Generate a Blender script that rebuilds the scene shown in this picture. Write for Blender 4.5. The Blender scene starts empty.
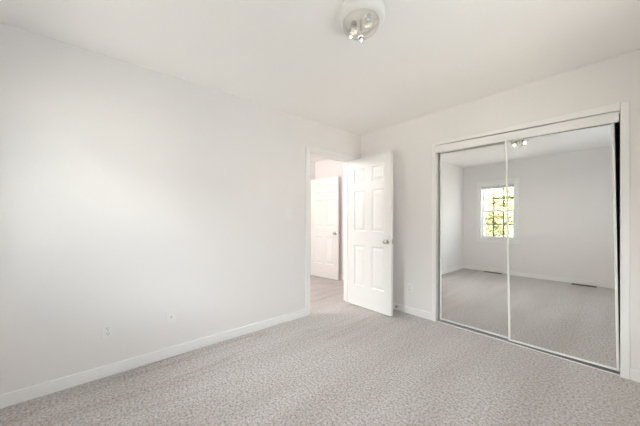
import bpy, bmesh, math, random
from mathutils import Vector, Matrix
random.seed(7)
sc = bpy.context.scene
COL = sc.collection

# ------------------------------------------------------------------ camera
cam_data = bpy.data.cameras.new('camera')
cam_data.sensor_width = 36.0
cam_data.lens = 264.0 / 640.0 * 36.0
cam_data.shift_y = 5.9 / 640.0
cam_data.clip_start = 0.02
cam = bpy.data.objects.new('camera', cam_data)
COL.objects.link(cam)
cam.location = (2.583, -3.036, 1.196)
cam.rotation_euler = (math.radians(90), 0, math.asin(0.757))
sc.camera = cam

# ------------------------------------------------------------------ world, exposure
SKY_SIDE = 3.9     # blue-white sky to the sides
SKY_FRONT = 29.0    # bright high sky in front of the house (towards -y)
SKY_HAZE = 1.5      # pale haze low over the horizon in front
w = bpy.data.worlds.new('sky'); sc.world = w
w.use_nodes = True
nt = w.node_tree; bg = nt.nodes['Background']
tc = nt.nodes.new('ShaderNodeTexCoord'); sx = nt.nodes.new('ShaderNodeSeparateXYZ')
nt.links.new(tc.outputs['Generated'], sx.inputs[0])
def ramp(sock, lo, hi):
    m = nt.nodes.new('ShaderNodeMapRange'); m.interpolation_type = 'SMOOTHSTEP'
    m.inputs['From Min'].default_value = lo; m.inputs['From Max'].default_value = hi
    nt.links.new(sx.outputs[sock], m.inputs['Value']); return m.outputs[0]
def rgb(c, s): return (c[0] * s, c[1] * s, c[2] * s, 1)
def wmix(fac, a, b):
    m = nt.nodes.new('ShaderNodeMix'); m.data_type = 'RGBA'
    nt.links.new(fac, m.inputs[0])
    for i, v in ((6, a), (7, b)):
        if isinstance(v, tuple): m.inputs[i].default_value = v
        else: nt.links.new(v, m.inputs[i])
    return m.outputs[2]
front = wmix(ramp('Z', 0.10, 0.34), rgb((1.0, 1.0, 0.98), SKY_HAZE), rgb((0.92, 0.97, 1.0), SKY_FRONT))
nt.links.new(wmix(ramp('Y', -0.66, -0.90), rgb((0.76, 0.90, 1.0), SKY_SIDE), front), bg.inputs['Color'])
bg.inputs['Strength'].default_value = 1.0
sun = bpy.data.lights.new('sun', 'SUN'); sun.energy = 75.0; sun.color = (1, 0.95, 0.87); sun.angle = 0.01
so = bpy.data.objects.new('sun', sun); COL.objects.link(so)
so.rotation_euler = Vector((0.45, -0.62, -0.85)).to_track_quat('-Z', 'Y').to_euler()   # high sun from behind the house: lights the ground outside
sc.view_settings.view_transform = 'Standard'
sc.view_settings.look = 'None'
sc.view_settings.gamma = 1.0
sc.view_settings.use_curve_mapping = False
sc.view_settings.exposure = 0.38
sc.cycles.max_bounces = 20
sc.cycles.diffuse_bounces = 14
sc.cycles.glossy_bounces = 8
sc.cycles.transmission_bounces = 8
sc.cycles.transparent_max_bounces = 24
sc.cycles.sample_clamp_indirect = 8.0

ROOM_FILL = 26.0       # W, warm fill added to the unlit ceiling fixture
HALL_FILL = 44.0       # W, lamp added to brighten the hall

# room dimensions: corner of the left and back walls at the origin
XR = 3.15; YF = -3.68; H = 2.44

def portal(name, loc, rot, sx, sy):
    l = bpy.data.lights.new(name, 'AREA'); l.shape = 'RECTANGLE'; l.size = sx; l.size_y = sy
    l.cycles.is_portal = True
    o = bpy.data.objects.new(name, l); COL.objects.link(o); o.location = loc; o.rotation_euler = rot
    return o
portal('window_portal', (0.715, YF - 0.16, 1.37), (math.radians(90), 0, 0), 0.75, 1.3)
portal('window_portal.001', (XR + 0.16, -1.9, 1.37), (math.radians(90), 0, math.radians(90)), 1.5, 1.3)

# ------------------------------------------------------------------ materials
def mat(name, color, rough=0.6, metal=0.0, spec=0.5, emit=None, emit_s=0.0):
    m = bpy.data.materials.new(name); m.use_nodes = True
    b = m.node_tree.nodes['Principled BSDF']
    b.inputs['Base Color'].default_value = (*color, 1)
    b.inputs['Roughness'].default_value = rough
    b.inputs['Metallic'].default_value = metal
    b.inputs['Specular IOR Level'].default_value = spec
    if emit:
        b.inputs['Emission Color'].default_value = (*emit, 1)
        b.inputs['Emission Strength'].default_value = emit_s
    return m

def painted(name, color, rough=0.75, var=0.015, bump=0.02, scale=180):
    """wall paint with a very faint roller texture"""
    m = mat(name, color, rough, spec=0.25)
    nt = m.node_tree; n = nt.nodes; L = nt.links
    b = n['Principled BSDF']
    tc = n.new('ShaderNodeTexCoord')
    ns = n.new('ShaderNodeTexNoise'); ns.inputs['Scale'].default_value = scale; ns.inputs['Detail'].default_value = 3
    L.new(tc.outputs['Object'], ns.inputs['Vector'])
    bp = n.new('ShaderNodeBump'); bp.inputs['Strength'].default_value = bump; bp.inputs['Distance'].default_value = 0.002
    L.new(ns.outputs['Fac'], bp.inputs['Height']); L.new(bp.outputs['Normal'], b.inputs['Normal'])
    n2 = n.new('ShaderNodeTexNoise'); n2.inputs['Scale'].default_value = 1.3
    L.new(tc.outputs['Object'], n2.inputs['Vector'])
    mx = n.new('ShaderNodeMix'); mx.data_type = 'RGBA'
    mx.inputs[6].default_value = (*[c * (1 - var) for c in color], 1)
    mx.inputs[7].default_value = (*[min(1, c * (1 + var)) for c in color], 1)
    L.new(n2.outputs['Fac'], mx.inputs[0]); L.new(mx.outputs[2], b.inputs['Base Color'])
    return m

M_WALL = painted('wall_paint', (0.81, 0.788, 0.778))
M_CEIL = painted('ceiling_paint', (0.92, 0.90, 0.888), 0.9)
M_TRIM = painted('trim_paint', (0.86, 0.855, 0.845), 0.4, bump=0.0)
M_DOOR = painted('door_paint', (0.83, 0.825, 0.81), 0.4, bump=0.0)
M_CLOSET = painted('closet_shade_paint', (0.35, 0.34, 0.33), 0.9)  # white interior painted dark: shade of the unlit closet put into the colour
M_PLASTIC = mat('white_plastic', (0.82, 0.815, 0.80), 0.35)
M_SLOT = mat('dark_slot', (0.04, 0.035, 0.03), 0.6)
M_BRASS = mat('connector_brass', (0.55, 0.5, 0.42), 0.35, 1.0)
M_NICKEL = mat('satin_nickel', (0.62, 0.60, 0.57), 0.22, 1.0)
M_FRAME = mat('white_enamel_metal', (0.84, 0.84, 0.81), 0.35)
M_ALU = mat('track_aluminium', (0.80, 0.81, 0.82), 0.3, 0.6)
M_MIRROR = mat('mirror_silver', (0.90, 0.905, 0.895), 0.0, 1.0)
M_VENT = mat('register_brown', (0.13, 0.10, 0.075), 0.5, 0.3)
M_VINYL = mat('window_vinyl', (0.89, 0.89, 0.89), 0.4)
M_MUNTIN = mat('window_grille', (0.09, 0.09, 0.09), 0.5)
M_BLIND = mat('blind_slat', (0.78, 0.78, 0.76), 0.5)
M_PAN = mat('fixture_pan', (0.78, 0.77, 0.755), 0.4)
M_BULB = mat('bulb_glass', (0.55, 0.54, 0.52), 0.3)
M_FINIAL = mat('finial_grey_metal', (0.16, 0.157, 0.155), 0.6, 0.2)
M_TRACK = mat('track_grey', (0.30, 0.31, 0.33), 0.4, 0.3)
M_BARK = mat('bark', (0.10, 0.075, 0.05), 0.9)
M_RUBBER = mat('white_rubber', (0.80, 0.78, 0.74), 0.6)

def thin_glass(name, tint, gloss_scale=1.0, ribs=False):
    m = bpy.data.materials.new(name); m.use_nodes = True
    nt = m.node_tree; n = nt.nodes; L = nt.links
    n.remove(n['Principled BSDF'])
    out = n['Material Output']
    t = n.new('ShaderNodeBsdfTransparent'); t.inputs['Color'].default_value = (*tint, 1)
    g = n.new('ShaderNodeBsdfGlossy'); g.inputs['Roughness'].default_value = 0.04 if ribs else 0.0
    fr = n.new('ShaderNodeLayerWeight'); fr.inputs['Blend'].default_value = 0.5
    pw = n.new('ShaderNodeMath'); pw.operation = 'POWER'; pw.inputs[1].default_value = 3.5
    L.new(fr.outputs['Facing'], pw.inputs[0])
    mu = n.new('ShaderNodeMath'); mu.operation = 'MULTIPLY_ADD'; mu.inputs[1].default_value = 0.45 * gloss_scale
    mu.inputs[2].default_value = 0.04 * gloss_scale; mu.use_clamp = True
    L.new(pw.outputs[0], mu.inputs[0])
    mx = n.new('ShaderNodeMixShader')
    L.new(mu.outputs[0], mx.inputs[0]); L.new(t.outputs[0], mx.inputs[1]); L.new(g.outputs[0], mx.inputs[2])
    L.new(mx.outputs[0], out.inputs['Surface'])
    return m
M_PANE = thin_glass('window_glass', (0.98, 0.99, 0.985))
M_BOWL = thin_glass('clear_bowl_glass', (0.96, 0.96, 0.95), 1.3, True)

def carpet_mat():
    m = mat('carpet', (0.6, 0.57, 0.54), 1.0, spec=0.05)
    nt = m.node_tree; n = nt.nodes; L = nt.links
    b = n['Principled BSDF']
    b.inputs['Sheen Weight'].default_value = 0.15
    tc = n.new('ShaderNodeTexCoord')
    # tufts
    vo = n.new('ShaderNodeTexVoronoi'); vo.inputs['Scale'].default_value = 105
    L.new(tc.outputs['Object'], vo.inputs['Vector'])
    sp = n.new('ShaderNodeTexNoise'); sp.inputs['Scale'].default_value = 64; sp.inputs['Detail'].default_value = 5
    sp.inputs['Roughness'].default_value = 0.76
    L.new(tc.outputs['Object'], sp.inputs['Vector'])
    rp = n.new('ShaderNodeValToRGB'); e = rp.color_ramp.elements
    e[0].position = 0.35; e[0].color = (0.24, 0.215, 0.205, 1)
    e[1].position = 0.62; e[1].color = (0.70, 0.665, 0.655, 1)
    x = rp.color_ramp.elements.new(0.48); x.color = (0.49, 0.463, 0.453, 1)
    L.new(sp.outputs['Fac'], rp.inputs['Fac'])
    # brushed streaks: pile laid one way or the other along the vacuum strokes
    mp = n.new('ShaderNodeMapping'); mp.inputs['Rotation'].default_value = (0, 0, math.radians(12))
    mp.inputs['Scale'].default_value = (3.2, 0.6, 1)
    L.new(tc.outputs['Object'], mp.inputs['Vector'])
    st = n.new('ShaderNodeTexNoise'); st.inputs['Scale'].default_value = 1.1; st.inputs['Detail'].default_value = 4
    L.new(mp.outputs[0], st.inputs['Vector'])
    r2 = n.new('ShaderNodeValToRGB'); f = r2.color_ramp.elements
    f[0].position = 0.38; f[0].color = (0.90, 0.885, 0.87, 1)
    f[1].position = 0.60; f[1].color = (1, 1, 1, 1)
    L.new(st.outputs['Fac'], r2.inputs['Fac'])
    mx = n.new('ShaderNodeMix'); mx.data_type = 'RGBA'; mx.blend_type = 'MULTIPLY'; mx.inputs[0].default_value = 1.0
    L.new(rp.outputs[0], mx.inputs[6]); L.new(r2.outputs[0], mx.inputs[7])
    # a few thin combed lines left in the pile by the vacuum cleaner
    m3 = n.new('ShaderNodeMapping'); m3.inputs['Rotation'].default_value = (0, 0, math.radians(9))
    m3.inputs['Scale'].default_value = (2.6, 0.26, 1)
    L.new(tc.outputs['Object'], m3.inputs['Vector'])
    ln = n.new('ShaderNodeTexNoise'); ln.inputs['Scale'].default_value = 1.9; ln.inputs['Detail'].default_value = 1
    L.new(m3.outputs[0], ln.inputs['Vector'])
    r3 = n.new('ShaderNodeValToRGB'); q = r3.color_ramp.elements
    q[0].position = 0.455; q[0].color = (1, 1, 1, 1)
    q[1].position = 0.53; q[1].color = (1, 1, 1, 1)
    d = q.new(0.49); d.color = (0.86, 0.825, 0.805, 1)
    L.new(ln.outputs['Fac'], r3.inputs['Fac'])
    mx2 = n.new('ShaderNodeMix'); mx2.data_type = 'RGBA'; mx2.blend_type = 'MULTIPLY'; mx2.inputs[0].default_value = 1.0
    # only along the left side of the room
    xs = n.new('ShaderNodeSeparateXYZ'); L.new(tc.outputs['Object'], xs.inputs[0])
    mk = n.new('ShaderNodeMapRange'); mk.interpolation_type = 'SMOOTHSTEP'
    mk.inputs['From Min'].default_value = 1.25; mk.inputs['From Max'].default_value = 0.35
    L.new(xs.outputs['X'], mk.inputs['Value']); L.new(mk.outputs[0], mx2.inputs[0])
    L.new(mx.outputs[2], mx2.inputs[6]); L.new(r3.outputs[0], mx2.inputs[7])
    L.new(mx2.outputs[2], b.inputs['Base Color'])
    ad = n.new('ShaderNodeMath'); ad.operation = 'ADD'
    L.new(vo.outputs['Distance'], ad.inputs[0]); L.new(sp.outputs['Fac'], ad.inputs[1])
    bp = n.new('ShaderNodeBump'); bp.inputs['Strength'].default_value = 0.6; bp.inputs['Distance'].default_value = 0.008
    L.new(ad.outputs[0], bp.inputs['Height']); L.new(bp.outputs['Normal'], b.inputs['Normal'])
    return m
M_CARPET = carpet_mat()

def leaf_mat(name, c1, c2):
    m = mat(name, c1, 0.6)
    nt = m.node_tree; n = nt.nodes; L = nt.links
    b = n['Principled BSDF']
    tc = n.new('ShaderNodeTexCoord'); ns = n.new('ShaderNodeTexNoise'); ns.inputs['Scale'].default_value = 5
    L.new(tc.outputs['Object'], ns.inputs['Vector'])
    mx = n.new('ShaderNodeMix'); mx.data_type = 'RGBA'
    mx.inputs[6].default_value = (*c1, 1); mx.inputs[7].default_value = (*c2, 1)
    L.new(ns.outputs['Fac'], mx.inputs[0]); L.new(mx.outputs[2], b.inputs['Base Color'])
    return m
M_LEAF = leaf_mat('leaf_yellow_green', (0.22, 0.22, 0.08), (0.50, 0.48, 0.26))
M_LEAF2 = leaf_mat('leaf_olive', (0.20, 0.18, 0.09), (0.46, 0.41, 0.24))
M_BOUNCE = leaf_mat('pale_bounce_ground', (0.42, 0.40, 0.36), (0.50, 0.48, 0.44))  # ground made pale to throw light up through the windows

# ------------------------------------------------------------------ helpers
def bx(bm, x0, x1, y0, y1, z0, z1, bevel=0.0):
    v = [bm.verts.new(p) for p in ((x0,y0,z0),(x1,y0,z0),(x1,y1,z0),(x0,y1,z0),(x0,y0,z1),(x1,y0,z1),(x1,y1,z1),(x0,y1,z1))]
    fs = [bm.faces.new([v[i] for i in f]) for f in ((3,2,1,0),(4,5,6,7),(0,1,5,4),(1,2,6,5),(2,3,7,6),(3,0,4,7))]
    if bevel:
        es = {e for f in fs for e in f.edges}
        bmesh.ops.bevel(bm, geom=list(es), offset=bevel, segments=2, affect='EDGES', profile=0.5)

def hexa(bm, pts):
    v = [bm.verts.new(p) for p in pts]
    for f in ((3,2,1,0),(4,5,6,7),(0,1,5,4),(1,2,6,5),(2,3,7,6),(3,0,4,7)):
        bm.faces.new([v[i] for i in f])

def lathe(bm, prof, seg=32, axis='Z', origin=(0,0,0), close=False):
    """prof: list of (radius, height) turned round the axis"""
    o = Vector(origin); rings = []
    def P(r, h, a):
        c, s = r * math.cos(a), r * math.sin(a)
        return o + Vector({'Z': (c, s, h), 'X': (h, c, s), 'Y': (s, h, c)}[axis])
    for r, h in prof:
        if r < 1e-6: rings.append([bm.verts.new(P(0, h, 0))])
        else: rings.append([bm.verts.new(P(r, h, 2 * math.pi * k / seg)) for k in range(seg)])
    for a, b in zip(rings, rings[1:]):
        for k in range(seg):
            j = (k + 1) % seg
            if len(a) == 1 and len(b) == 1: continue
            if len(a) == 1: bm.faces.new((a[0], b[k], b[j]))
            elif len(b) == 1: bm.faces.new((a[k], a[j], b[0]))
            else: bm.faces.new((a[k], a[j], b[j], b[k]))

def tube(bm, p0, p1, r0, r1, seg=8):
    p0, p1 = Vector(p0), Vector(p1); d = (p1 - p0).normalized()
    q = d.to_track_quat('Z', 'Y')
    ra = [bm.verts.new(p0 + q @ Vector((r0*math.cos(2*math.pi*k/seg), r0*math.sin(2*math.pi*k/seg), 0))) for k in range(seg)]
    rb = [bm.verts.new(p1 + q @ Vector((r1*math.cos(2*math.pi*k/seg), r1*math.sin(2*math.pi*k/seg), 0))) for k in range(seg)]
    for k in range(seg):
        j = (k + 1) % seg; bm.faces.new((ra[k], ra[j], rb[j], rb[k]))
    bm.faces.new(ra[::-1]); bm.faces.new(rb)

def obj(name, bm, m, parent=None, smooth=False):
    bmesh.ops.recalc_face_normals(bm, faces=bm.faces[:])
    me = bpy.data.meshes.new(name); bm.to_mesh(me); bm.free()
    me.materials.append(m)
    if smooth:
        for p in me.polygons: p.use_smooth = True
        me.set_sharp_from_angle(angle=math.radians(40))
    o = bpy.data.objects.new(name, me); COL.objects.link(o)
    if parent: o.parent = parent
    return o

def struct(o): o['kind'] = 'structure'; return o
def empty(name, loc=(0,0,0), rot=(0,0,0)):
    o = bpy.data.objects.new(name, None); o.empty_display_size = 0.1
    COL.objects.link(o); o.location = loc; o.rotation_euler = rot; return o
def thing(name, label, cat, loc=(0,0,0), rot=(0,0,0), group=None):
    o = empty(name, loc, rot); o['label'] = label; o['category'] = cat
    if group: o['group'] = group
    return o
def NB(): return bmesh.new()

# ------------------------------------------------------------------ room shell
TW = 0.12
HX0, HY1 = -1.86, 0.66          # hall: far wall face, end wall face
DO0, DO1, DOZ = -0.985, -0.228, 2.035          # bedroom door opening in the left wall (along Y)
CO0, CO1, COZ = 1.135, 2.555, 2.048            # closet opening in the back wall (along X)
WX0, WX1, WZ0, WZ1 = 0.36, 1.07, 0.745, 2.0    # window opening in the front wall
VY0, VY1 = -2.62, -1.18                        # opening for the unseen window added in the right wall (along Y)

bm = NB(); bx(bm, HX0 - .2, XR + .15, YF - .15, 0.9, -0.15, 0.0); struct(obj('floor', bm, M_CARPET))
bm = NB(); bx(bm, HX0 - .2, XR + .15, YF - .15, 0.9, H, H + 0.15); struct(obj('ceiling', bm, M_CEIL))

bm = NB()
bx(bm, -TW, 0, YF - .15, DO0, 0, H); bx(bm, -TW, 0, DO1, HY1 + .12, 0, H); bx(bm, -TW, 0, DO0, DO1, DOZ, H)
struct(obj('wall_left', bm, M_WALL))
bm = NB()
bx(bm, 0, CO0, 0, TW, 0, H); bx(bm, CO1, XR, 0, TW, 0, H); bx(bm, CO0, CO1, 0, TW, COZ, H)
struct(obj('wall_back', bm, M_WALL))
bm = NB()
bx(bm, 0, WX0, YF - .15, YF, 0, H); bx(bm, WX1, XR, YF - .15, YF, 0, H)
bx(bm, WX0, WX1, YF - .15, YF, 0, WZ0); bx(bm, WX0, WX1, YF - .15, YF, WZ1, H)
struct(obj('wall_front', bm, M_WALL))
bm = NB()
bx(bm, XR, XR + .15, YF - .15, VY0, 0, H); bx(bm, XR, XR + .15, VY1, 0.85, 0, H)
bx(bm, XR, XR + .15, VY0, VY1, 0, WZ0); bx(bm, XR, XR + .15, VY0, VY1, WZ1, H)
struct(obj('wall_right', bm, M_WALL))
# closet behind the mirror doors
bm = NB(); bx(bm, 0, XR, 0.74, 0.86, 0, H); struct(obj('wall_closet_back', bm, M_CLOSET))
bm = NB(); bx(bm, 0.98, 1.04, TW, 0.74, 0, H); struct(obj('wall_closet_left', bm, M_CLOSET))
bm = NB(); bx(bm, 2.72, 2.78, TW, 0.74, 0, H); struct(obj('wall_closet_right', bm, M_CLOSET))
# hall beyond the bedroom door
bm = NB(); bx(bm, HX0, -TW, HY1, HY1 + .12, 0, H); struct(obj('wall_hall_end', bm, M_WALL))
bm = NB(); bx(bm, HX0 - .12, HX0, YF - .15, HY1 + .12, 0, H); struct(obj('wall_hall_far', bm, M_WALL))
bm = NB(); bx(bm, HX0, -TW, YF - .15, YF - .03, 0, H); struct(obj('wall_hall_near', bm, M_WALL))

# baseboards (a board with a small eased cap)
BH = 0.085
def base(name, x0, x1, y0, y1):
    bm = NB()
    bx(bm, x0, x1, y0, y1, 0, BH, 0.003)
    return struct(obj(name, bm, M_TRIM))
CW = 0.060
base('baseboard_left', 0, 0.013, YF, DO0 - CW)
base('baseboard_corner', 0, 0.013, DO1 + CW, 0)
base('baseboard_back', 0.013, 1.092, -0.013, 0)
base('baseboard_back_right', 2.604, XR, -0.013, 0)
base('baseboard_front', 0.013, XR, YF, YF + 0.013)
base('baseboard_right', XR - 0.013, XR, YF + .013, -0.013)
base('baseboard_hall_end', HX0, -TW, HY1 - 0.013, HY1)
base('baseboard_hall_far', HX0, HX0 + 0.013, -3, 0.0)

# bedroom door jamb and casing
bm = NB()
bx(bm, -TW, 0, DO0, DO0 + .012, 0, DOZ); bx(bm, -TW, 0, DO1 - .012, DO1, 0, DOZ)
bx(bm, -TW, 0, DO0 + .012, DO1 - .012, DOZ - .012, DOZ)
bx(bm, -.075, -.04, DO0 + .012, DO0 + .022, 0, DOZ - .012); bx(bm, -.075, -.04, DO1 - .022, DO1 - .012, 0, DOZ - .012)
struct(obj('trim_1', bm, M_TRIM))
bm = NB()
for xa, xb in ((0, .016), (-TW - .016, -TW)):
    bx(bm, xa, xb, DO0 - CW, DO0 + .004, 0, DOZ + CW, .004)
    bx(bm, xa, xb, DO1 - .004, DO1 + CW, 0, DOZ + CW, .004)
    bx(bm, xa, xb, DO0 + .004, DO1 - .004, DOZ - .004, DOZ + CW, .004)
struct(obj('trim_2', bm, M_TRIM))

# closet casing: flat side boards and a head board whose lower edge follows the sagging fascia
bm = NB()
bx(bm, CO0 - .043, CO0, -.013, 0, 0, 2.075, .003)
bx(bm, CO1, CO1 + .048, -.013, 0, 0, 2.075, .003)
hexa(bm, [(CO0, -.013, 2.052), (CO1, -.013, 2.020), (CO1, 0, 2.020), (CO0, 0, 2.052),
          (CO0, -.013, 2.075), (CO1, -.013, 2.075), (CO1, 0, 2.075), (CO0, 0, 2.075)])
struct(obj('trim_3', bm, M_TRIM))
# fascia board hiding the top track
bm = NB()
a0, a1 = CO0 + .003, CO1 - .006
hexa(bm, [(a0, -.004, 1.966), (a1, -.004, 1.936), (a1, .010, 1.936), (a0, .010, 1.966),
          (a0, -.004, 2.046), (a1, -.004, 2.011), (a1, .010, 2.011), (a0, .010, 2.046)])
struct(obj('trim_4', bm, M_TRIM))
# top track
bm = NB(); bx(bm, CO0, CO1, .016, .085, 2.000, 2.030); struct(obj('trim_5', bm, M_ALU))
# floor track with two lips
bm = NB()
bx(bm, CO0, CO1, .008, .086, 0, .005)
for y in (.043, .081): bx(bm, CO0, CO1, y, y + .004, .005, .012)
struct(obj('trim_6', bm, M_TRACK))
bm = NB(); bx(bm, CO0, CO1, .004, .008, 0, .008); struct(obj('trim_7', bm, M_FRAME))

# ------------------------------------------------------------------ six-panel doors
def door_leaf(W, HT, T, dp=.010):
    """both faces carry six raised panels; x along the leaf, y through it"""
    st, mu = 0.105 * W / .711, 0.105 * W / .711
    pw = (W - 2 * st - mu) / 2
    xs = [0, st, st + pw, st + pw + mu, W - st, W]
    zs = [0, .278, .826, 1.018, 1.565, 1.675, 1.868, HT]
    bm = NB()
    rings = ((0, 0), (.009, dp), (.021, dp), (.048, dp * .2))
    for side in (0, 1):
        def P(x, z, d): return bm.verts.new((x, d if side == 0 else T - d, z))
        for i in range(5):
            for j in range(7):
                x0, x1, z0, z1 = xs[i], xs[i+1], zs[j], zs[j+1]
                if i in (1, 3) and j in (1, 3, 5):
                    prev = None
                    for ins, d in rings:
                        c = [P(x0+ins, z0+ins, d), P(x1-ins, z0+ins, d), P(x1-ins, z1-ins, d), P(x0+ins, z1-ins, d)]
                        if prev:
                            for k in range(4): bm.faces.new((prev[k], prev[(k+1) % 4], c[(k+1) % 4], c[k]))
                        prev = c
                    bm.faces.new(prev)
                else:
                    bm.faces.new((P(x0, z0, 0), P(x1, z0, 0), P(x1, z1, 0), P(x0, z1, 0)))
    def E(a, b, c, d): bm.faces.new([bm.verts.new(p) for p in (a, b, c, d)])
    for x in (0, W):
        for z0, z1 in zip(zs, zs[1:]): E((x,0,z0),(x,T,z0),(x,T,z1),(x,0,z1))
    for z in (0, HT):
        for x0, x1 in zip(xs, xs[1:]): E((x0,0,z),(x1,0,z),(x1,T,z),(x0,T,z))
    bmesh.ops.remove_doubles(bm, verts=bm.verts[:], dist=1e-5)
    return bm

def knob(parent, x, z, y, s):
    """rose, neck and round knob; s = -1 towards -y, +1 towards +y"""
    bm = NB()
    pr = [(0, 0), (.032, 0), (.032, .004), (.027, .009), (.012, .011), (.011, .030), (.020, .036), (.027, .046), (.0275, .054), (.022, .063), (.010, .067), (0, .068)]
    lathe(bm, [(r, h * s) for r, h in pr], 20, 'Y', (x, y, z))
    return obj('door_knob', bm, M_NICKEL, parent, True)

def hinges(parent, T):
    for z in (0.2, 1.0, 1.8):
        bm = NB()
        lathe(bm, [(0, -.045), (.006, -.045), (.006, .045), (0, .045)], 10, 'Z', (-.004, T + .003, z))
        obj('hinge', bm, M_NICKEL, parent, True)

LW, LH, LT = 0.703, 2.003, 0.035
d1 = obj('door_1', door_leaf(LW, LH, LT), M_DOOR)
d1.location = (0.024, -0.292, 0.012)
struct(d1)
d1['label'] = 'open white six panel door swung into the bedroom beside the doorway'; d1['category'] = 'door'
knob(d1, LW - .060, .905, 0, -1); knob(d1, LW - .060, .905, LT, 1); hinges(d1, LT)
bm = NB(); bx(bm, LW - .001, LW + .0012, .006, LT - .006, .88, .935); obj('latch_plate', bm, M_NICKEL, d1)

d2 = obj('door_2', door_leaf(0.72, 2.003, LT, .013), M_DOOR)
a = math.radians(8)
d2.location = (-1.045 - .72 * math.cos(a), .55 - .72 * math.sin(a), 0.012); d2.rotation_euler = (0, 0, a)
struct(d2)
d2['label'] = 'white six panel door standing open in the bright hall beyond the doorway'; d2['category'] = 'door'
knob(d2, .72 - .055, .905, 0, -1); knob(d2, .72 - .055, .905, LT, 1); hinges(d2, LT)

# ------------------------------------------------------------------ mirrored sliding closet doors
def mirror_door(label, W, HT, loc, roll):
    t = thing('sliding_mirror_door', label, 'mirror door', loc, (0, roll, 0), 'sliding mirror doors of the closet')
    t['kind'] = 'thing'
    T, s = .020, .016
    bm = NB(); bx(bm, s * .7, W - s * .7, .006, .011, s * .7, HT - s * .7); obj('mirror_glass', bm, M_MIRROR, t)
    for x0, x1 in ((0, s), (W - s, W)):
        bm = NB(); bx(bm, x0, x1, 0, T, 0, HT, .002); obj('stile', bm, M_FRAME, t)
    for z0, z1 in ((0, s), (HT - s, HT)):
        bm = NB(); bx(bm, s, W - s, .001, T - .001, z0, z1, .002); obj('rail', bm, M_FRAME, t)
    return t
mirror_door('left mirror door of the closet, on the rear track, reflecting the window', 0.705, 1.965, (1.156, .052, .018), 0)
mirror_door('right mirror door of the closet, leaning in front, dark gap at its right edge', 0.714, 1.955, (1.838, .020, .016), -0.0140)

# ------------------------------------------------------------------ windows
def window(name, loc, rotz, W, Z0, Z1, cols, wall_t=.15):
    """local x along the wall, local +y into the room; origin at the opening's lower left on the room face"""
    r = struct(empty(name, loc, (0, 0, rotz)))
    Hh = Z1 - Z0; c = .058
    bm = NB()     # casing on the room face
    bx(bm, -c, 0.004, 0, .016, -.02, Hh + c, .003); bx(bm, W - .004, W + c, 0, .016, -.02, Hh + c, .003)
    bx(bm, .004, W - .004, 0, .016, Hh - .004, Hh + c, .003)
    obj('casing', bm, M_TRIM, r)
    bm = NB(); bx(bm, -c - .02, W + c + .02, -.06, .045, -.022, 0, .004); bx(bm, -c, W + c, 0, .014, -.075, -.022, .003)
    obj('sill', bm, M_TRIM, r)
    bm = NB()     # frame in the reveal
    f = .03
    bx(bm, 0, f, -wall_t, 0, 0, Hh); bx(bm, W - f, W, -wall_t, 0, 0, Hh); bx(bm, f, W - f, -wall_t, 0, Hh - f, Hh); bx(bm, f, W - f, -wall_t, -.06, 0, f * .6)
    obj('frame', bm, M_VINYL, r)
    mid = Hh * .5
    for lo, hi, y in ((f * .6, mid + .015, -.075), (mid - .015, Hh - f, -.108)):
        s = .036
        bm = NB()
        bx(bm, f, f + s, y - .015, y + .015, lo, hi); bx(bm, W - f - s, W - f, y - .015, y + .015, lo, hi)
        bx(bm, f + s, W - f - s, y - .015, y + .015, lo, lo + s); bx(bm, f + s, W - f - s, y - .015, y + .015, hi - s, hi)
        sash = obj('sash', bm, M_VINYL, r)
        bm = NB(); bx(bm, f + s, W - f - s, y - .003, y + .003, lo + s, hi - s); obj('pane', bm, M_PANE, sash)
        bm = NB(); g = .012
        for k in range(1, cols):
            x = f + s + (W - 2 * f - 2 * s) * k / cols; bx(bm, x - g, x + g, y + .004, y + .012, lo + s, hi - s)
        zc = (lo + hi) / 2; bx(bm, f + s, W - f - s, y + .0045, y + .0115, zc - g, zc + g)
        obj('grille', bm, M_MUNTIN, sash)
    return r
window('window_1', (WX0, YF, WZ0), 0, WX1 - WX0, WZ0, WZ1, 3)
window('window_added', (XR, VY0, WZ0), math.pi / 2, VY1 - VY0, WZ0, WZ1, 4)  # added to bring in side daylight, unseen by the camera

# raised mini blind inside the front window
t = thing('window_blind', 'raised white mini blind bunched at the top of the window', 'blind', (WX0, YF, WZ1))
bw = WX1 - WX0
bm = NB(); bx(bm, .034, bw - .034, -.052, -.012, -.062, -.032, .002); obj('headrail', bm, M_VINYL, t)
bm = NB()
for k in range(14): bx(bm, .037, bw - .037, -.046, -.020, -.066 - k * .0032, -.0645 - k * .0032)
bx(bm, .07, .074, -.035, -.031, -.110, -.06); bx(bm, bw - .074, bw - .07, -.035, -.031, -.110, -.06)
obj('slat_stack', bm, M_BLIND, t)
bm = NB(); bx(bm, .036, bw - .036, -.047, -.019, -.124, -.111, .002); obj('bottom_rail', bm, M_BLIND, t)
bm = NB(); tube(bm, (.06, -.010, -.05), (.058, -.008, -.62), .004, .003); obj('tilt_wand', bm, M_BLIND, t)

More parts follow.
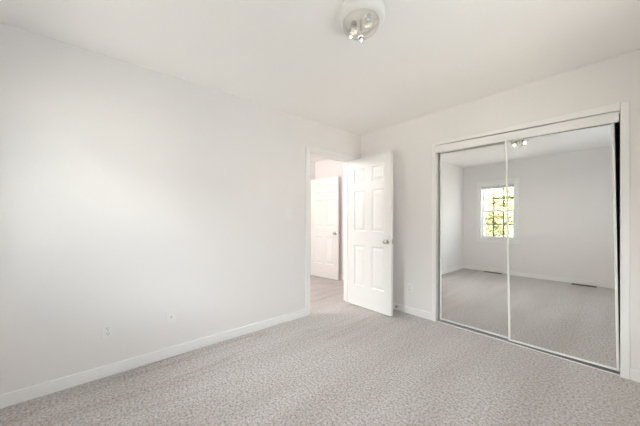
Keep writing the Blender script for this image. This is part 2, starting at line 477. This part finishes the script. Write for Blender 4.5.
# ------------------------------------------------------------------ wall plates (built against a wall: local x along wall, local -y into the room)
def plate(parent, w, h):
    bm = NB(); bx(bm, -w/2, w/2, -.006, 0, -h/2, h/2, .0022); return obj('cover_plate', bm, M_PLASTIC, parent)
def outlet(label, loc, rz, group):
    t = thing('power_outlet', label, 'outlet', loc, (0, 0, rz), group)
    plate(t, .072, .116)
    for z in (-.020, .020):
        bm = NB(); bx(bm, -.016, .016, -.0085, -.005, z - .0135, z + .0135, .0015); f = obj('socket_face', bm, M_PLASTIC, t)
        bm = NB()
        bx(bm, -.0078, -.0052, -.0092, -.0080, z - .003, z + .0065); bx(bm, .0052, .0078, -.0092, -.0080, z - .002, z + .0055)
        lathe(bm, [(0, -.0092), (.0026, -.0092), (.0026, -.008), (0, -.008)], 10, 'Y', (0, 0, z - .0085))
        obj('slot', bm, M_SLOT, f)
    bm = NB(); lathe(bm, [(0, -.0075), (.003, -.0072), (.003, -.005), (0, -.005)], 10, 'Y'); obj('screw', bm, M_BRASS, t, True)
    return t
RZL = math.pi / 2      # left wall plates: local -y points to +X
outlet('white power outlet low on the left wall, left of the cable plate', (0, -2.945, .343), RZL, None)
outlet('small white power outlet low on the back wall between door and closet', (.803, 0, .325), 0, None)

t = thing('cable_wall_plate', 'white cable jack plate on left wall, right of the power outlet', 'wall plate', (0, -2.515, .347), (0, 0, RZL))
plate(t, .072, .116)
bm = NB(); lathe(bm, [(0, -.014), (.0042, -.014), (.0048, -.011), (.0062, -.0105), (.0062, -.005), (0, -.005)], 12, 'Y'); obj('coaxial_jack', bm, M_BRASS, t, True)
for z in (-.041, .041):
    bm = NB(); lathe(bm, [(0, -.0072), (.003, -.007), (.003, -.005), (0, -.005)], 10, 'Y', (0, 0, z)); obj('screw', bm, M_PLASTIC, t, True)

t = thing('light_switch', 'white double light switch on the left wall beside the doorway', 'light switch', (0, -1.300, 1.252), (0, 0, RZL))
plate(t, .116, .118)
for x in (-.023, .023):
    bm = NB(); bx(bm, x - .006, x + .006, -.0075, -.005, -.012, .012); hexa(bm, [(x-.0045,-.007,-.006),(x+.0045,-.007,-.006),(x+.0045,-.017,.004),(x-.0045,-.017,.004),(x-.0045,-.007,.006),(x+.0045,-.007,.006),(x+.0045,-.016,.010),(x-.0045,-.016,.010)])
    obj('toggle', bm, M_PLASTIC, t)
    for z in (-.041, .041):
        bm = NB(); lathe(bm, [(0, -.0072), (.003, -.007), (.003, -.005), (0, -.005)], 10, 'Y', (x, 0, z)); obj('screw', bm, M_PLASTIC, t, True)

# ------------------------------------------------------------------ door stop on the baseboard behind the door
t = thing('door_stop', 'small spring door stop with white tip on baseboard behind the open door', 'door stop', (.625, -.013, .052))
bm = NB(); lathe(bm, [(0, 0), (.013, 0), (.013, -.004), (.009, -.008), (0, -.008)], 14, 'Y'); obj('base_cap', bm, M_NICKEL, t, True)
bm = NB()
prev = None; N = 150; seg = 6
for k in range(N):
    a = k / N * 2 * math.pi * 12; y = -.006 - .060 * k / N; r = .0058
    c = Vector((r * math.cos(a), y, r * math.sin(a))); rad = Vector((math.cos(a), 0, math.sin(a)))
    ring = [bm.verts.new(c + .0017 * (math.cos(2*math.pi*q/seg) * rad + math.sin(2*math.pi*q/seg) * Vector((0, 1, 0)))) for q in range(seg)]
    if prev:
        for q in range(seg): bm.faces.new((prev[q], prev[(q+1) % seg], ring[(q+1) % seg], ring[q]))
    prev = ring
obj('spring', bm, M_NICKEL, t, True)
bm = NB(); lathe(bm, [(0, -.062), (.0085, -.062), (.0100, -.066), (.0100, -.078), (.0080, -.082), (0, -.083)], 14, 'Y'); obj('rubber_tip', bm, M_RUBBER, t, True)

# ------------------------------------------------------------------ floor registers along the front wall
def register(label, x0, x1):
    t = thing('floor_register', label, 'floor vent', ((x0 + x1) / 2, YF + .085, 0), (0, 0, 0), 'floor registers along the window wall')
    hw, hd = (x1 - x0) / 2, .062
    bm = NB()
    bx(bm, -hw, hw, -hd, -hd + .014, 0, .007, .001); bx(bm, -hw, hw, hd - .014, hd, 0, .007, .001)
    bx(bm, -hw, -hw + .014, -hd + .014, hd - .014, 0, .007, .001); bx(bm, hw - .014, hw, -hd + .014, hd - .014, 0, .007, .001)
    obj('frame', bm, M_VENT, t)
    bm = NB()
    n = 22
    for k in range(n):
        x = -hw + .02 + (2 * hw - .04) * k / (n - 1); bx(bm, x - .0022, x + .0022, -hd + .014, hd - .014, .001, .0055)
    bx(bm, -hw + .014, hw - .014, -.003, .003, .001, .006)
    obj('louvers', bm, M_VENT, t)
    bm = NB(); bx(bm, -hw + .012, hw - .012, -hd + .012, hd - .012, 0, .001); obj('damper', bm, M_SLOT, t)
register('brown floor register under the window, seen in the left mirror door', .48, .82)
register('brown floor register along the bare wall, seen in the right mirror door', 1.93, 2.25)

# ------------------------------------------------------------------ ceiling light of the bedroom
t = thing('ceiling_light', 'round flush ceiling light with clear glass bowl and pointed finial', 'ceiling light', (1.534, -1.803, H))
bm = NB(); lathe(bm, [(0, 0), (.138, 0), (.142, -.004), (.142, -.030), (.138, -.042), (.128, -.050), (.114, -.053), (.104, -.050), (.100, -.036), (0, -.028)], 48); obj('ceiling_pan', bm, M_PAN, t, True)
bm = NB()     # ribbed glass bowl, thick enough to have two faces
seg = 64
def ringv(r, h, amp):
    return [bm.verts.new(((r + amp * math.cos(k * math.pi)) * math.cos(2*math.pi*k/seg), (r + amp * math.cos(k * math.pi)) * math.sin(2*math.pi*k/seg), h)) for k in range(seg)]
prof = [(.100, -.046), (.108, -.054), (.110, -.064), (.106, -.078), (.096, -.094), (.080, -.110), (.060, -.125), (.040, -.137), (.020, -.145), (.008, -.148)]
prev = None
for i, (r, h) in enumerate(prof):
    c = ringv(r, h, .0016 if 0 < i < 8 else 0)
    if prev:
        for k in range(seg): bm.faces.new((prev[k], prev[(k+1) % seg], c[(k+1) % seg], c[k]))
    prev = c
bowl = obj('glass_bowl', bm, M_BOWL, t, True)
md = bowl.modifiers.new('thickness', 'SOLIDIFY'); md.thickness = .003
bm = NB(); lathe(bm, [(0, -.140), (.014, -.142), (.016, -.147), (.010, -.151), (.006, -.155), (.009, -.160), (.008, -.165), (.003, -.172), (.0015, -.180), (0, -.181)], 16); obj('finial', bm, M_FINIAL, t, True)
bm = NB(); tube(bm, (0, 0, -.03), (0, 0, -.145), .003, .003); obj('center_rod', bm, M_NICKEL, t)
for s in (-1, 1):
    bm = NB(); o3 = (s * .045, s * .012, 0)
    lathe(bm, [(0, -.034), (.017, -.034), (.017, -.056), (0, -.056)], 16, 'Z', o3); sk = obj('bulb_socket', bm, M_NICKEL, t, True)
    bm = NB(); lathe(bm, [(.012, -.056), (.014, -.060), (.022, -.072), (.025, -.084), (.021, -.096), (.012, -.103), (0, -.105)], 20, 'Z', o3); obj('bulb', bm, M_BULB, sk, True)
    if ROOM_FILL:
        l = bpy.data.lights.new('fixture_fill', 'SPOT'); l.spot_size = math.radians(172); l.spot_blend = 0.6; l.energy = ROOM_FILL / 2; l.color = (1.0, 0.88, 0.76); l.shadow_soft_size = .012  # downward fill added below the bulbs, which stay unlit
        lo = bpy.data.objects.new('fixture_fill', l); COL.objects.link(lo); lo.location = (o3[0] * 1.5, o3[1] * 1.5, -.114); lo.parent = t

# ------------------------------------------------------------------ unseen light added to brighten the hall
t = thing('hall_added_light', 'added white dome light brightening the hall, out of view', 'ceiling light', (-0.95, -1.75, H))
bm = NB(); lathe(bm, [(0, 0), (.15, 0), (.15, -.015), (.13, -.018), (0, -.018)], 32); obj('ceiling_pan', bm, M_PAN, t, True)
M_DOME = mat('added_lit_dome', (.9, .9, .88), .4, emit=(1, .95, .88), emit_s=2.5)
bm = NB(); lathe(bm, [(.13, -.018), (.125, -.05), (.10, -.08), (.06, -.098), (0, -.105)], 32); obj('dome', bm, M_DOME, t, True)
l = bpy.data.lights.new('hall_fill', 'POINT'); l.energy = HALL_FILL; l.color = (1, .99, .97); l.shadow_soft_size = .1
lo = bpy.data.objects.new('hall_fill', l); COL.objects.link(lo); lo.location = (0, 0, -.24); lo.parent = t

# ------------------------------------------------------------------ outdoors: unseen pale ground added to bounce daylight, and trees in front of the front window
bm = NB(); bx(bm, -30, 30, -40, YF - .3, -3.2, -3.0); struct(obj('ground', bm, M_BOUNCE))

def tree(label, base_p, height, spread, n, lm, seed):
    rnd = random.Random(seed)
    t = thing('leafy_tree', label, 'tree', base_p, (0, 0, 0), 'trees outside the window')
    bm = NB(); tips = []
    tube(bm, (0, 0, -.2), (.05, .03, height * .55), .13, .08, 10); tube(bm, (.05, .03, height * .55), (0, 0, height * .92), .08, .02, 8)
    for k in range(26):
        h = height * rnd.uniform(.28, .9); a = rnd.uniform(0, 2 * math.pi); r = spread * rnd.uniform(.5, 1.0) * (1.15 - .6 * h / height)
        p0 = Vector((.03, .02, h)); p1 = Vector((r * math.cos(a), r * math.sin(a), h + r * rnd.uniform(.1, .6)))
        tube(bm, p0, p1, .03, .008, 5)
        for s in (.35, .55, .75, .9, 1.0): tips.append(p0.lerp(p1, s))
    obj('trunk', bm, M_BARK, t)
    bm = NB()
    for k in range(n):
        c = rnd.choice(tips) + Vector((rnd.gauss(0, .20), rnd.gauss(0, .20), rnd.gauss(0, .17)))
        q = Vector((rnd.uniform(-1, 1), rnd.uniform(-1, 1), rnd.uniform(-.4, 1))).to_track_quat('Z', 'Y')
        s = rnd.uniform(.035, .075)
        v = [bm.verts.new(c + q @ Vector(p)) for p in ((-s, 0, 0), (0, -s * .5, s * .12), (s, 0, 0), (0, s * .5, s * .12))]
        bm.faces.new((v[0], v[1], v[2])); bm.faces.new((v[0], v[2], v[3]))
    obj('leaves', bm, lm, t)
    return t
tree('yellow green leafy tree standing nearest outside the window', (-.9, YF - 4.3, -3), 5.8, 1.7, 13000, M_LEAF, 3)
tree('olive brown tree standing behind the nearest tree outside the window', (-3.6, YF - 7.6, -3), 6.2, 1.9, 9000, M_LEAF2, 11)
tree('bushy yellow green tree standing farthest outside the window', (-6.6, YF - 10.8, -3), 6.8, 2.1, 9000, M_LEAF, 23)
